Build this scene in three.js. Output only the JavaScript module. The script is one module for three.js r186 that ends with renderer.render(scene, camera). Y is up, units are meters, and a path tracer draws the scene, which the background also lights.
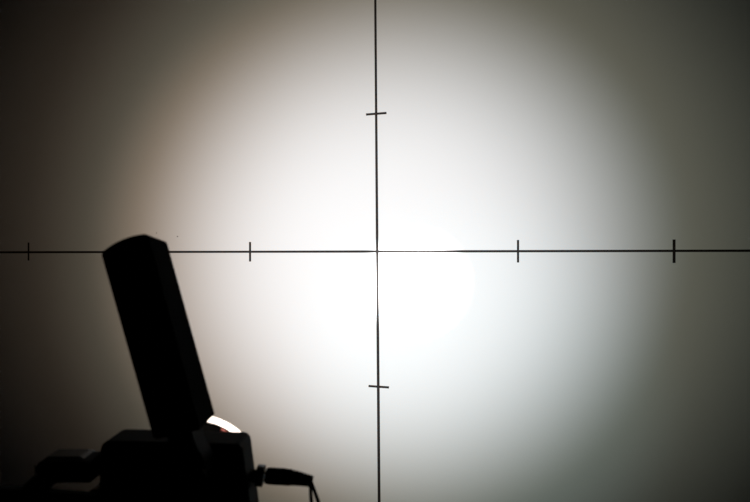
import * as THREE from 'three';
import { RoundedBoxGeometry } from 'three/addons/geometries/RoundedBoxGeometry.js';
import { mergeGeometries } from 'three/addons/utils/BufferGeometryUtils.js';
import { RectAreaLightUniformsLib } from 'three/addons/lights/RectAreaLightUniformsLib.js';

// ---------------------------------------------------------------- camera, exposure
const scene = new THREE.Scene();
scene.background = new THREE.Color(0, 0, 0);                 // closed room, no sky
const F = 690, CX = 375, CY = 251, WALL = 4;                 // focal length in pixels, image centre, distance of the marked wall
const camera = new THREE.PerspectiveCamera(THREE.MathUtils.radToDeg(2 * Math.atan(CY / F)), 750 / 502, 0.05, 30);
camera.position.set(0, 0, 0);
camera.lookAt(0, 0, -1);
camera.focus = WALL;
camera.userData.fStop = 13;
const renderer = new THREE.WebGLRenderer({ antialias: true });
renderer.toneMapping = THREE.LinearToneMapping;
renderer.toneMappingExposure = 1.0;
renderer.shadowMap.enabled = true;
RectAreaLightUniformsLib.init();

// a pixel and a distance give a point
const at = (px, py, d) => new THREE.Vector3((px - CX) / F * d, -(py - CY) / F * d, -d);

// ---------------------------------------------------------------- helpers
let seed = 7;
const rnd = () => { seed = (seed * 16807) % 2147483647; return seed / 2147483647; };
function noiseTexture(size, cells, lo, hi, srgb) {          // tiling value noise of several scales
  const data = new Uint8Array(size * size * 4), layers = cells.map((c) => ({ c, v: Float32Array.from({ length: c * c }, rnd) }));
  for (let y = 0; y < size; y++) for (let x = 0; x < size; x++) {
    let s = 0;
    for (const { c, v } of layers) {
      const fx = x / size * c, fy = y / size * c, ix = Math.floor(fx), iy = Math.floor(fy);
      const sm = (t) => t * t * (3 - 2 * t), tx = sm(fx - ix), ty = sm(fy - iy);
      const g = (a, b) => v[(b % c) * c + (a % c)];
      s += ((g(ix, iy) * (1 - tx) + g(ix + 1, iy) * tx) * (1 - ty) + (g(ix, iy + 1) * (1 - tx) + g(ix + 1, iy + 1) * tx) * ty) / layers.length;
    }
    const q = Math.round(255 * (lo + (hi - lo) * s)), i = (y * size + x) * 4;
    data[i] = data[i + 1] = data[i + 2] = q; data[i + 3] = 255;
  }
  const t = new THREE.DataTexture(data, size, size);
  t.wrapS = t.wrapT = THREE.RepeatWrapping; t.magFilter = THREE.LinearFilter; t.minFilter = THREE.LinearFilter;
  if (srgb) t.colorSpace = THREE.SRGBColorSpace;
  t.needsUpdate = true;
  return t;
}
const rollerBump = noiseTexture(512, [64, 150, 230], 0, 1);
const grainBump = noiseTexture(256, [90, 128], 0, 1);
const rep = (t, x, y) => { const c = t.clone(); c.repeat.set(x, y); c.needsUpdate = true; return c; };
const matt = (v, rough, spec, more = {}) => new THREE.MeshPhysicalMaterial({ color: new THREE.Color().setRGB(v, v, v), roughness: rough, specularIntensity: spec, ...more });
const std = (r, g, b, rough, more = {}) => new THREE.MeshStandardMaterial({ color: new THREE.Color().setRGB(r, g, b), roughness: rough, ...more });
const M = {
  white: std(0.80, 0.80, 0.80, 0.9, { bumpMap: rep(rollerBump, 6, 4), bumpScale: 0.0004 }),
  darkWall: std(0.02, 0.02, 0.02, 0.9, { bumpMap: rep(rollerBump, 6, 4), bumpScale: 0.0006 }),
  carpet: std(0.02, 0.02, 0.021, 1, { bumpMap: rep(grainBump, 20, 20), bumpScale: 0.002 }),
  tape: new THREE.MeshPhysicalMaterial({ color: new THREE.Color().setRGB(0.02, 0.016, 0.015), roughness: 0.72, specularIntensity: 0.35 }),
  black: matt(0.006, 0.8, 0.12, { bumpMap: rep(grainBump, 3, 3), bumpScale: 0.00008 }),
  flock: matt(0.003, 1, 0.02),
  satin: matt(0.008, 0.7, 0.2),
  grey: matt(0.03, 0.5, 0.9, { bumpMap: rep(grainBump, 3, 3), bumpScale: 0.00008 }),
  rubber: matt(0.01, 0.8, 0.2),
  red: std(0.5, 0.05, 0.02, 0.6),
  orange: std(0.22, 0.08, 0.03, 0.6),
  brass: std(0.75, 0.55, 0.25, 0.3, { metalness: 1 }),
  steel: std(0.35, 0.35, 0.35, 0.35, { metalness: 1 }),
  lens: std(0.8, 0.8, 0.8, 0.3, { emissive: new THREE.Color(1, 0.97, 0.92), emissiveIntensity: 3 }),
  rim: std(0.8, 0.75, 0.7, 0.4, { emissive: new THREE.Color(1, 0.86, 0.74), emissiveIntensity: 3.2 }),
};
const taken = {};
const numbered = (n) => { const k = taken[n] = (taken[n] ?? -1) + 1; return k ? n + '_' + String(k).padStart(3, '0') : n; };
function mesh(name, geometry, material, parent) {
  const m = new THREE.Mesh(geometry, material);
  m.name = parent === scene ? numbered(name) : name; m.castShadow = m.receiveShadow = true;
  parent.add(m); return m;
}
function thing(name, position, label, category, group) {
  const o = new THREE.Group(); o.name = numbered(name); o.position.copy(position); scene.add(o);
  o.userData = { label, category }; if (group) o.userData.group = group;
  return o;
}
function structure(name, w, h, d, x, y, z, material, label, category) {
  const m = mesh(name, new THREE.BoxGeometry(w, h, d), material, scene);
  m.position.set(x, y, z); m.userData = { kind: 'structure', label, category };
  return m;
}
// a closed outline of pixels at distance d0, carried straight back to d1 (real size everywhere), relative to a base point
function slabGeometry(points, d0, d1, base, bevel = 0.002, smooth = false) {
  const s = new THREE.Shape();
  const p = points.map(([x, y]) => at(x, y, d0));
  if (smooth) s.setFromPoints(new THREE.CatmullRomCurve3(p.map((q) => new THREE.Vector3(q.x, q.y, 0)), true, 'centripetal').getPoints(96).slice(0, -1).map((q) => new THREE.Vector2(q.x, q.y)));
  else s.setFromPoints(p.map((q) => new THREE.Vector2(q.x, q.y)));
  const g = new THREE.ExtrudeGeometry(s, { depth: d1 - d0 - 2 * bevel, bevelEnabled: bevel > 0, bevelThickness: bevel, bevelSize: bevel, bevelOffset: -bevel, bevelSegments: 3, curveSegments: 12 });
  g.translate(-base.x, -base.y, -d1 + bevel - base.z);
  return g;
}
// outline with rounded corners: each point [x, y, radius]
function rounded(points, steps = 8) {
  const out = [], n = points.length;
  points.forEach(([x, y, r], i) => {
    const a = points[(i + n - 1) % n], b = points[(i + 1) % n];
    if (!r) { out.push([x, y]); return; }
    const la = Math.hypot(a[0] - x, a[1] - y), lb = Math.hypot(b[0] - x, b[1] - y);
    const p = [x + (a[0] - x) / la * r, y + (a[1] - y) / la * r], q = [x + (b[0] - x) / lb * r, y + (b[1] - y) / lb * r];
    for (let k = 0; k <= steps; k++) { const t = k / steps, u = 1 - t; out.push([u * u * p[0] + 2 * u * t * x + t * t * q[0], u * u * p[1] + 2 * u * t * y + t * t * q[1]]); }
  });
  return out;
}
const rel = (p, base) => p.clone().sub(base);
const tube = (pts, r, seg = 48) => new THREE.TubeGeometry(new THREE.CatmullRomCurve3(pts, false, 'centripetal'), seg, r, 10, false);
function rod(a, b, r, sides = 20) {                          // cylinder between two points
  const d = b.clone().sub(a), g = new THREE.CylinderGeometry(r, r, d.length(), sides);
  g.applyQuaternion(new THREE.Quaternion().setFromUnitVectors(new THREE.Vector3(0, 1, 0), d.clone().normalize()));
  const c = a.clone().add(b).multiplyScalar(0.5); g.translate(c.x, c.y, c.z);
  return g;
}

// ---------------------------------------------------------------- the room
const FLOOR = -1.6, TOP = 1.6, X = 2.7, BACK = 1.6, T = 0.12;
const wall = structure('wall_front', 2 * X + 2 * T, TOP - FLOOR, T, 0, (TOP + FLOOR) / 2, -WALL - T / 2, M.white, 'smooth white wall that carries the black cross lines', 'wall');
structure('wall_left', T, TOP - FLOOR, BACK + WALL, -X - T / 2, (TOP + FLOOR) / 2, (BACK - WALL) / 2, M.darkWall, 'dark painted side wall on the lamp side', 'wall');
structure('wall_right', T, TOP - FLOOR, BACK + WALL, X + T / 2, (TOP + FLOOR) / 2, (BACK - WALL) / 2, M.darkWall, 'dark painted side wall away from the lamp', 'wall');
structure('wall_back', 2 * X + 2 * T, TOP - FLOOR, T, 0, (TOP + FLOOR) / 2, BACK + T / 2, M.darkWall, 'dark painted wall facing the marked wall', 'wall');
structure('floor', 2 * X + 2 * T, T, BACK + WALL + 2 * T, 0, FLOOR - T / 2, (BACK - WALL) / 2, M.carpet, 'dark carpeted floor of the test room', 'floor');
structure('ceiling', 2 * X + 2 * T, T, BACK + WALL + 2 * T, 0, TOP + T / 2, (BACK - WALL) / 2, M.darkWall, 'dark painted ceiling of the test room', 'ceiling');
// tiny dark specks in the paint
for (const [x, y, r] of [[177.5, 236.5, 0.5], [156.5, 233, 0.4]]) {
  const g = new THREE.CylinderGeometry(r * WALL / F, r * WALL / F * 1.2, 0.0006, 10); g.rotateX(Math.PI / 2);
  const p = at(x, y, WALL); g.translate(p.x - wall.position.x, p.y - wall.position.y, T / 2 + 0.0002);
  mesh('paint_speck', g, M.darkWall, wall);
}

// ---------------------------------------------------------------- black lines on the wall
const TAPE = 0.0004;
function strip(name, a, b, wa, wb, label, category, group, lift = 0) {   // two pixel ends and widths in pixels: a strip of tape lying on the wall
  const p = at(a[0], a[1], WALL), q = at(b[0], b[1], WALL), k = WALL / F / 2;
  const n = new THREE.Vector2(-(q.y - p.y), q.x - p.x).normalize(), c = p.clone().add(q).multiplyScalar(0.5);
  const s = new THREE.Shape([[p, wa, 1], [q, wb, 1], [q, wb, -1], [p, wa, -1]].map(([v, w, sg]) => new THREE.Vector2(v.x - c.x + sg * n.x * w * k, v.y - c.y + sg * n.y * w * k)));
  const m = mesh(name, new THREE.ExtrudeGeometry(s, { depth: TAPE, bevelEnabled: false }), M.tape, scene);
  m.position.set(c.x, c.y, -WALL + lift + 0.00005); m.userData = { label, category, ...(group && { group }) };
}
strip('tape_line', [-60, 252.4], [810, 250.6], 2, 2.5, 'long thin black horizontal tape line across the white wall', 'tape line', 'long lines of the wall cross');
strip('tape_line', [375.2, -14], [379.2, 512], 2.3, 2.9, 'long thin black upright tape line down the white wall', 'tape line', 'long lines of the wall cross', TAPE);
const G = 'short tick marks on the wall cross', L2 = 2 * TAPE;
strip('tick_mark', [28.6, 242.5], [28.6, 260.5], 1.7, 1.7, 'short black upright tick on the horizontal line, beyond the leaning lamp shield', 'tick mark', G, L2);
strip('tick_mark', [250.1, 242], [250.1, 261.5], 2.1, 2.1, 'short black upright tick on the horizontal line, between leaning shield and cross centre', 'tick mark', G, L2);
strip('tick_mark', [518, 240], [518, 262.5], 2.2, 2.2, 'short black upright tick on the horizontal line, first past the centre away from lamp', 'tick mark', G, L2);
strip('tick_mark', [674, 239.5], [674, 263], 3, 3, 'short thick black upright tick on the horizontal line, farthest from the lamp', 'tick mark', G, L2);
strip('tick_mark', [366, 114.6], [386.5, 113], 2.2, 2.2, 'short black crosswise tick on the upright line, above the cross centre', 'tick mark', G, L2);
strip('tick_mark', [368.5, 386], [389, 387.4], 2.2, 2.2, 'short black crosswise tick on the upright line, below the cross centre', 'tick mark', G, L2);

// ---------------------------------------------------------------- the lamp
const NEAR = 0.55, FAR = 0.59;
const lampBase = at(175, 502, 0.57); lampBase.y = -0.238;
const lamp = thing('test_lamp', lampBase, 'black box lamp with tall leaning shield and glowing rim, held by the clamp stand', 'lamp');
// box housing, a little wider at the foot
const px550 = (y) => CY - y * F / NEAR;
const footY = px550(lampBase.y);
const housing = mesh('housing', slabGeometry(rounded([[99.5, 441, 12], [241.5, 444.5, 8], [255, footY, 5], [97, footY, 5]]), NEAR, FAR, lampBase, 0.0025), M.black, lamp);
mesh('back_cover', slabGeometry(rounded([[112, 452, 8], [233, 452, 7], [243, footY - 14, 6], [110, footY - 14, 6]]), NEAR - 0.002, NEAR + 0.002, lampBase, 0.001), M.black, housing);
// round head in front of the box, its lens towards the wall
const headAt = at(196, 481.3, 0.635);
const head = new THREE.CylinderGeometry(0.0525, 0.0525, 0.052, 64, 1, true); head.rotateX(Math.PI / 2);
head.translate(headAt.x - lampBase.x, headAt.y - lampBase.y, -0.586 - 0.026 - lampBase.z);
const headMesh = mesh('lamp_head', head, M.flock, lamp); M.flock.side = THREE.DoubleSide;
const disc = new THREE.CircleGeometry(0.046, 48); disc.rotateY(Math.PI);
disc.translate(headAt.x - lampBase.x, headAt.y - lampBase.y, -0.634 - lampBase.z);
mesh('lens', disc, M.lens, headMesh).userData.label = 'glowing round lens facing the wall';
const backDisc = new THREE.CylinderGeometry(0.052, 0.052, 0.003, 48); backDisc.rotateX(Math.PI / 2);
backDisc.translate(headAt.x - lampBase.x, headAt.y - lampBase.y, -0.629 - lampBase.z);
mesh('reflector_plate', backDisc, M.black, headMesh);
function arc(r0, r1, a0, a1, z, depth) {
  const s = new THREE.Shape(); s.absarc(0, 0, r1, a0, a1, false); s.absarc(0, 0, r0, a1, a0, true);
  const g = new THREE.ExtrudeGeometry(s, { depth: depth - 0.001, bevelEnabled: true, bevelThickness: 0.0005, bevelSize: 0.0005, bevelOffset: -0.0005, bevelSegments: 2, curveSegments: 48 });
  g.translate(headAt.x - lampBase.x, headAt.y - lampBase.y, z - depth - lampBase.z); return g;
}
const R = Math.PI / 180, rimK = 0.635 / F;
mesh('glowing_rim', arc(60.8 * rimK, 66.5 * rimK, 36 * R, 126 * R, -0.633, 0.003), M.rim, lamp).userData.label = 'white glowing upper rim of the lamp head';
mesh('rim_carrier', arc(56 * rimK, 65.5 * rimK, 36 * R, 126 * R, -0.6361, 0.003), M.flock, lamp);
mesh('gasket', arc(57.2 * rimK, 59.4 * rimK, 36 * R, 64 * R, -0.6285, 0.0045), M.red, lamp).userData.label = 'red gasket strip inside the glowing rim';
// leaning shield, hinged on the back of the box
const shield = mesh('shield', slabGeometry(rounded([[100.6, 253, 4], [110, 245.5, 5], [121, 239.5, 6], [134, 235.2, 6], [147.5, 233.2, 5], [200.5, 430, 3], [153.5, 440, 4]]), 0.5, 0.546, lampBase, 0.0008), M.flock, lamp);
{ // the top end slopes down towards the wall
  const p = shield.geometry.attributes.position, lim = at(150, 262, 0.5).y - lampBase.y;
  for (let i = 0; i < p.count; i++) if (p.getY(i) > lim) p.setY(i, p.getY(i) - 0.1 * (-0.5 - lampBase.z - p.getZ(i)));
  shield.geometry.computeVertexNormals();
}
mesh('hinge_arm', slabGeometry(rounded([[164, 424, 0], [189, 424, 0], [195, 446, 8], [205, 462, 8], [205, 478, 8], [190, 480, 8], [172, 462, 10]]), 0.512, 0.541, lampBase, 0.0015), M.black, lamp);
{
  const c = at(203, 469, 0.53), g = new THREE.CylinderGeometry(0.0075, 0.0075, 0.044, 32); g.rotateX(Math.PI / 2);
  g.translate(c.x - lampBase.x, c.y - lampBase.y, -0.53 - lampBase.z); mesh('pivot_bolt', g, M.satin, lamp);
}
// socket on the side of the box
const SD = 0.572;
{
  const a = at(251, 476, SD), b = at(258, 476, SD), c = at(265, 477, SD);
  mesh('socket', mergeGeometries([rod(rel(a, lampBase), rel(b, lampBase), 6.5 * SD / F)]), M.satin, lamp);
  const g = rod(rel(at(256.5, 475, SD), lampBase), rel(at(264, 476, SD), lampBase), 11 * SD / F, 6);
  mesh('socket_nut', g, M.grey, lamp);
}
// the beam: one narrow core and wider coats of light of slightly different tint, all leaving the lens
const BEAM = 39.3;
for (const [px, py, angle, r, g, b] of [
  [414, 283, 0.102, 7.5, 7.5, 7.5],
  [399.9, 256.1, 0.4561, 0.2564, 0.4668, 0.6241],
  [376.5, 257.4, 0.4844, 0.5684, 0.3637, 0.2773],
  [429.2, 247.4, 0.6588, 0.2086, 0.2194, 0.1726],
  [463.2, 378, 0.35, 0.043, 0.085, 0.095],
  [347.1, 231.3, 0.6622, 0.1072, 0.0805, 0.0562],
]) {
  const m = Math.max(r, g, b), s = new THREE.SpotLight(new THREE.Color().setRGB(r / m, g / m, b / m), BEAM * m, 0, angle, 1, 2);
  s.name = 'lamp_beam'; s.position.set(-0.161 - lampBase.x, -0.204 - lampBase.y, -0.66 - lampBase.z);
  s.target.position.copy(rel(at(px, py, WALL), lampBase)); s.target.name = 'lamp_beam_aim';
  s.castShadow = true; s.shadow.mapSize.set(1024, 1024); s.shadow.radius = 1;
  lamp.add(s, s.target);
}

// ---------------------------------------------------------------- power plug and its wires
const plugBase = at(267, 475.5, SD);
const plug = thing('power_plug', plugBase, 'black ribbed power plug with two thin hanging wires in the lamp side', 'plug');
function sweep(stations) {                                   // round section along pixel stations [x, y, radius in px]
  const N = 28, pos = [], idx = [], nrm = stations.map(([x, y]) => at(x, y, SD));
  stations.forEach(([x, y, r], i) => {
    const c = nrm[i], d = nrm[Math.min(i + 1, nrm.length - 1)].clone().sub(nrm[Math.max(i - 1, 0)]).normalize(), u = new THREE.Vector3(-d.y, d.x, 0), w = new THREE.Vector3(0, 0, 1);
    for (let k = 0; k < N; k++) { const a = k / N * 2 * Math.PI, p = c.clone().addScaledVector(u, Math.cos(a) * r * SD / F).addScaledVector(w, Math.sin(a) * r * SD / F).sub(plugBase); pos.push(p.x, p.y, p.z); }
  });
  for (let i = 0; i + 1 < stations.length; i++) for (let k = 0; k < N; k++) { const a = i * N + k, b = i * N + (k + 1) % N; idx.push(a, b, a + N, b, b + N, a + N); }
  for (const [i, flip] of [[0, 0], [stations.length - 1, 1]]) for (let k = 1; k + 1 < N; k++) idx.push(...(flip ? [i * N, i * N + k, i * N + k + 1] : [i * N, i * N + k + 1, i * N + k]));
  const g = new THREE.BufferGeometry(); g.setAttribute('position', new THREE.Float32BufferAttribute(pos, 3)); g.setIndex(idx); g.computeVertexNormals();
  g.setAttribute('uv', new THREE.Float32BufferAttribute(new Float32Array(pos.length / 3 * 2), 2)); return g;
}
mesh('plug_body', sweep([[265.5, 475.6, 6], [266, 475.7, 7.4], [268.5, 475.9, 8.3], [276, 476.4, 8.4], [284, 476.9, 8.3], [291, 477.6, 8.1], [291.5, 477.7, 7]]), M.rubber, plug);
const ribs = [];
for (let k = 0; k <= 40; k++) { const t = k / 40; ribs.push([290 + 22.5 * t, 477.5 + 4.2 * Math.pow(t, 1.3), 8 - 2.4 * t + (k % 5 < 3 ? 0.3 : -0.7)]); }
mesh('strain_relief', sweep(ribs), M.rubber, plug).userData.label = 'tapered ribbed strain relief';
for (const y of [472.8, 479.6]) mesh('contact', rod(rel(at(262, y, SD), plugBase), rel(at(268, y + 0.4, SD), plugBase), 1.2 * SD / F, 10), M.brass, plug).userData.label = 'small brass contact';
const down = FLOOR + 0.003;
for (const [pts, k] of [[[[311, 481.5], [315, 484], [318.2, 489.5], [319, 497], [318.4, 510], [315, 540]], 0], [[[310, 483], [313.6, 486.5], [313.8, 492], [312, 502], [311.5, 520], [313, 545]], 1]]) {
  const p = pts.map(([x, y]) => rel(at(x, y, SD), plugBase));
  const e = p[p.length - 1].clone().add(plugBase);
  for (const [x, y, z] of [[e.x - 0.004, -0.6, e.z], [e.x + 0.004 + 0.004 * k, -1.1, e.z - 0.01], [e.x + 0.01 + 0.006 * k, -1.5, e.z - 0.02], [e.x + 0.03, down + 0.01, e.z - 0.06], [e.x + 0.12, down, e.z - 0.1 - 0.02 * k], [e.x + 0.6, down, e.z - 0.05 - 0.03 * k], [X - 0.02, down, e.z + 0.1 + 0.02 * k]]) p.push(new THREE.Vector3(x, y, z).sub(plugBase));
  mesh('wire', tube(p, 2.1 * SD / F, 200), M.rubber, plug);
}

// ---------------------------------------------------------------- clamp stand that holds the lamp
const postX = -0.205, standBase = new THREE.Vector3(postX, FLOOR, -0.57);
const stand = thing('clamp_stand', standBase, 'dark grey clamp stand with a rounded jaw gripping the side of the lamp', 'stand');
const jaw = mesh('clamp_jaw', slabGeometry(rounded([[34.5, 461.5, 9], [88.5, 462.5, 0], [88.5, 484, 0], [52, 484, 8], [35, 478, 8]]), 0.53, 0.562, standBase, 0.003), M.black, stand);
mesh('jaw_pad', slabGeometry(rounded([[44, 457, 4], [80, 457, 4], [85, 461, 0], [88, 464, 0], [42, 464, 0]]), 0.538, 0.562, standBase, 0.002), M.grey, jaw).userData.label = 'grey pad on top of the jaw';
mesh('clamp_strut', slabGeometry(rounded([[34, 475, 3], [56, 482, 3], [44, 494, 3], [14, 494, 3]]), 0.535, 0.553, standBase, 0.002), M.grey, stand);
mesh('lever_bar', slabGeometry(rounded([[-30, 490.5, 6], [8, 490, 10], [60, 494, 10], [118, 499, 0], [118, 511, 4], [-28, 508, 6]]), 0.525, 0.537, standBase, 0.002), M.black, stand);
{
  const c = at(100, 492, 0.552);
  const g = new THREE.CylinderGeometry(0.006, 0.006, 0.02, 24); g.rotateX(Math.PI / 2); g.translate(c.x - standBase.x, c.y - standBase.y, c.z - standBase.z);
  mesh('tension_knob', g, M.orange, stand).userData.label = 'small dark orange knob';
}
const plateTop = lampBase.y;
const plate = new RoundedBoxGeometry(0.135, 0.012, 0.09, 3, 0.003); plate.translate(-0.163 - standBase.x, plateTop - 0.006 - standBase.y, 0);
mesh('rest_plate', plate, M.satin, stand);
const link = new RoundedBoxGeometry(0.02, 0.05, 0.012, 3, 0.003); link.translate(-0.212 - standBase.x, plateTop + 0.015 - standBase.y, 0.0385);
mesh('side_link', link, M.satin, stand);
const post = new THREE.CylinderGeometry(0.014, 0.014, plateTop - 0.012 - FLOOR, 24); post.translate(-0.163 - standBase.x, (plateTop - 0.012 + FLOOR) / 2 - standBase.y, 0);
mesh('post', post, M.satin, stand);
const foot = new THREE.LatheGeometry([[0.0001, 0], [0.085, 0], [0.085, 0.008], [0.08, 0.014], [0.03, 0.022], [0.02, 0.05], [0.0001, 0.05]].map(([x, y]) => new THREE.Vector2(x, y)), 48); foot.translate(-0.163 - standBase.x, 0, 0);
mesh('foot', foot, M.satin, stand);

renderer.render(scene, camera);
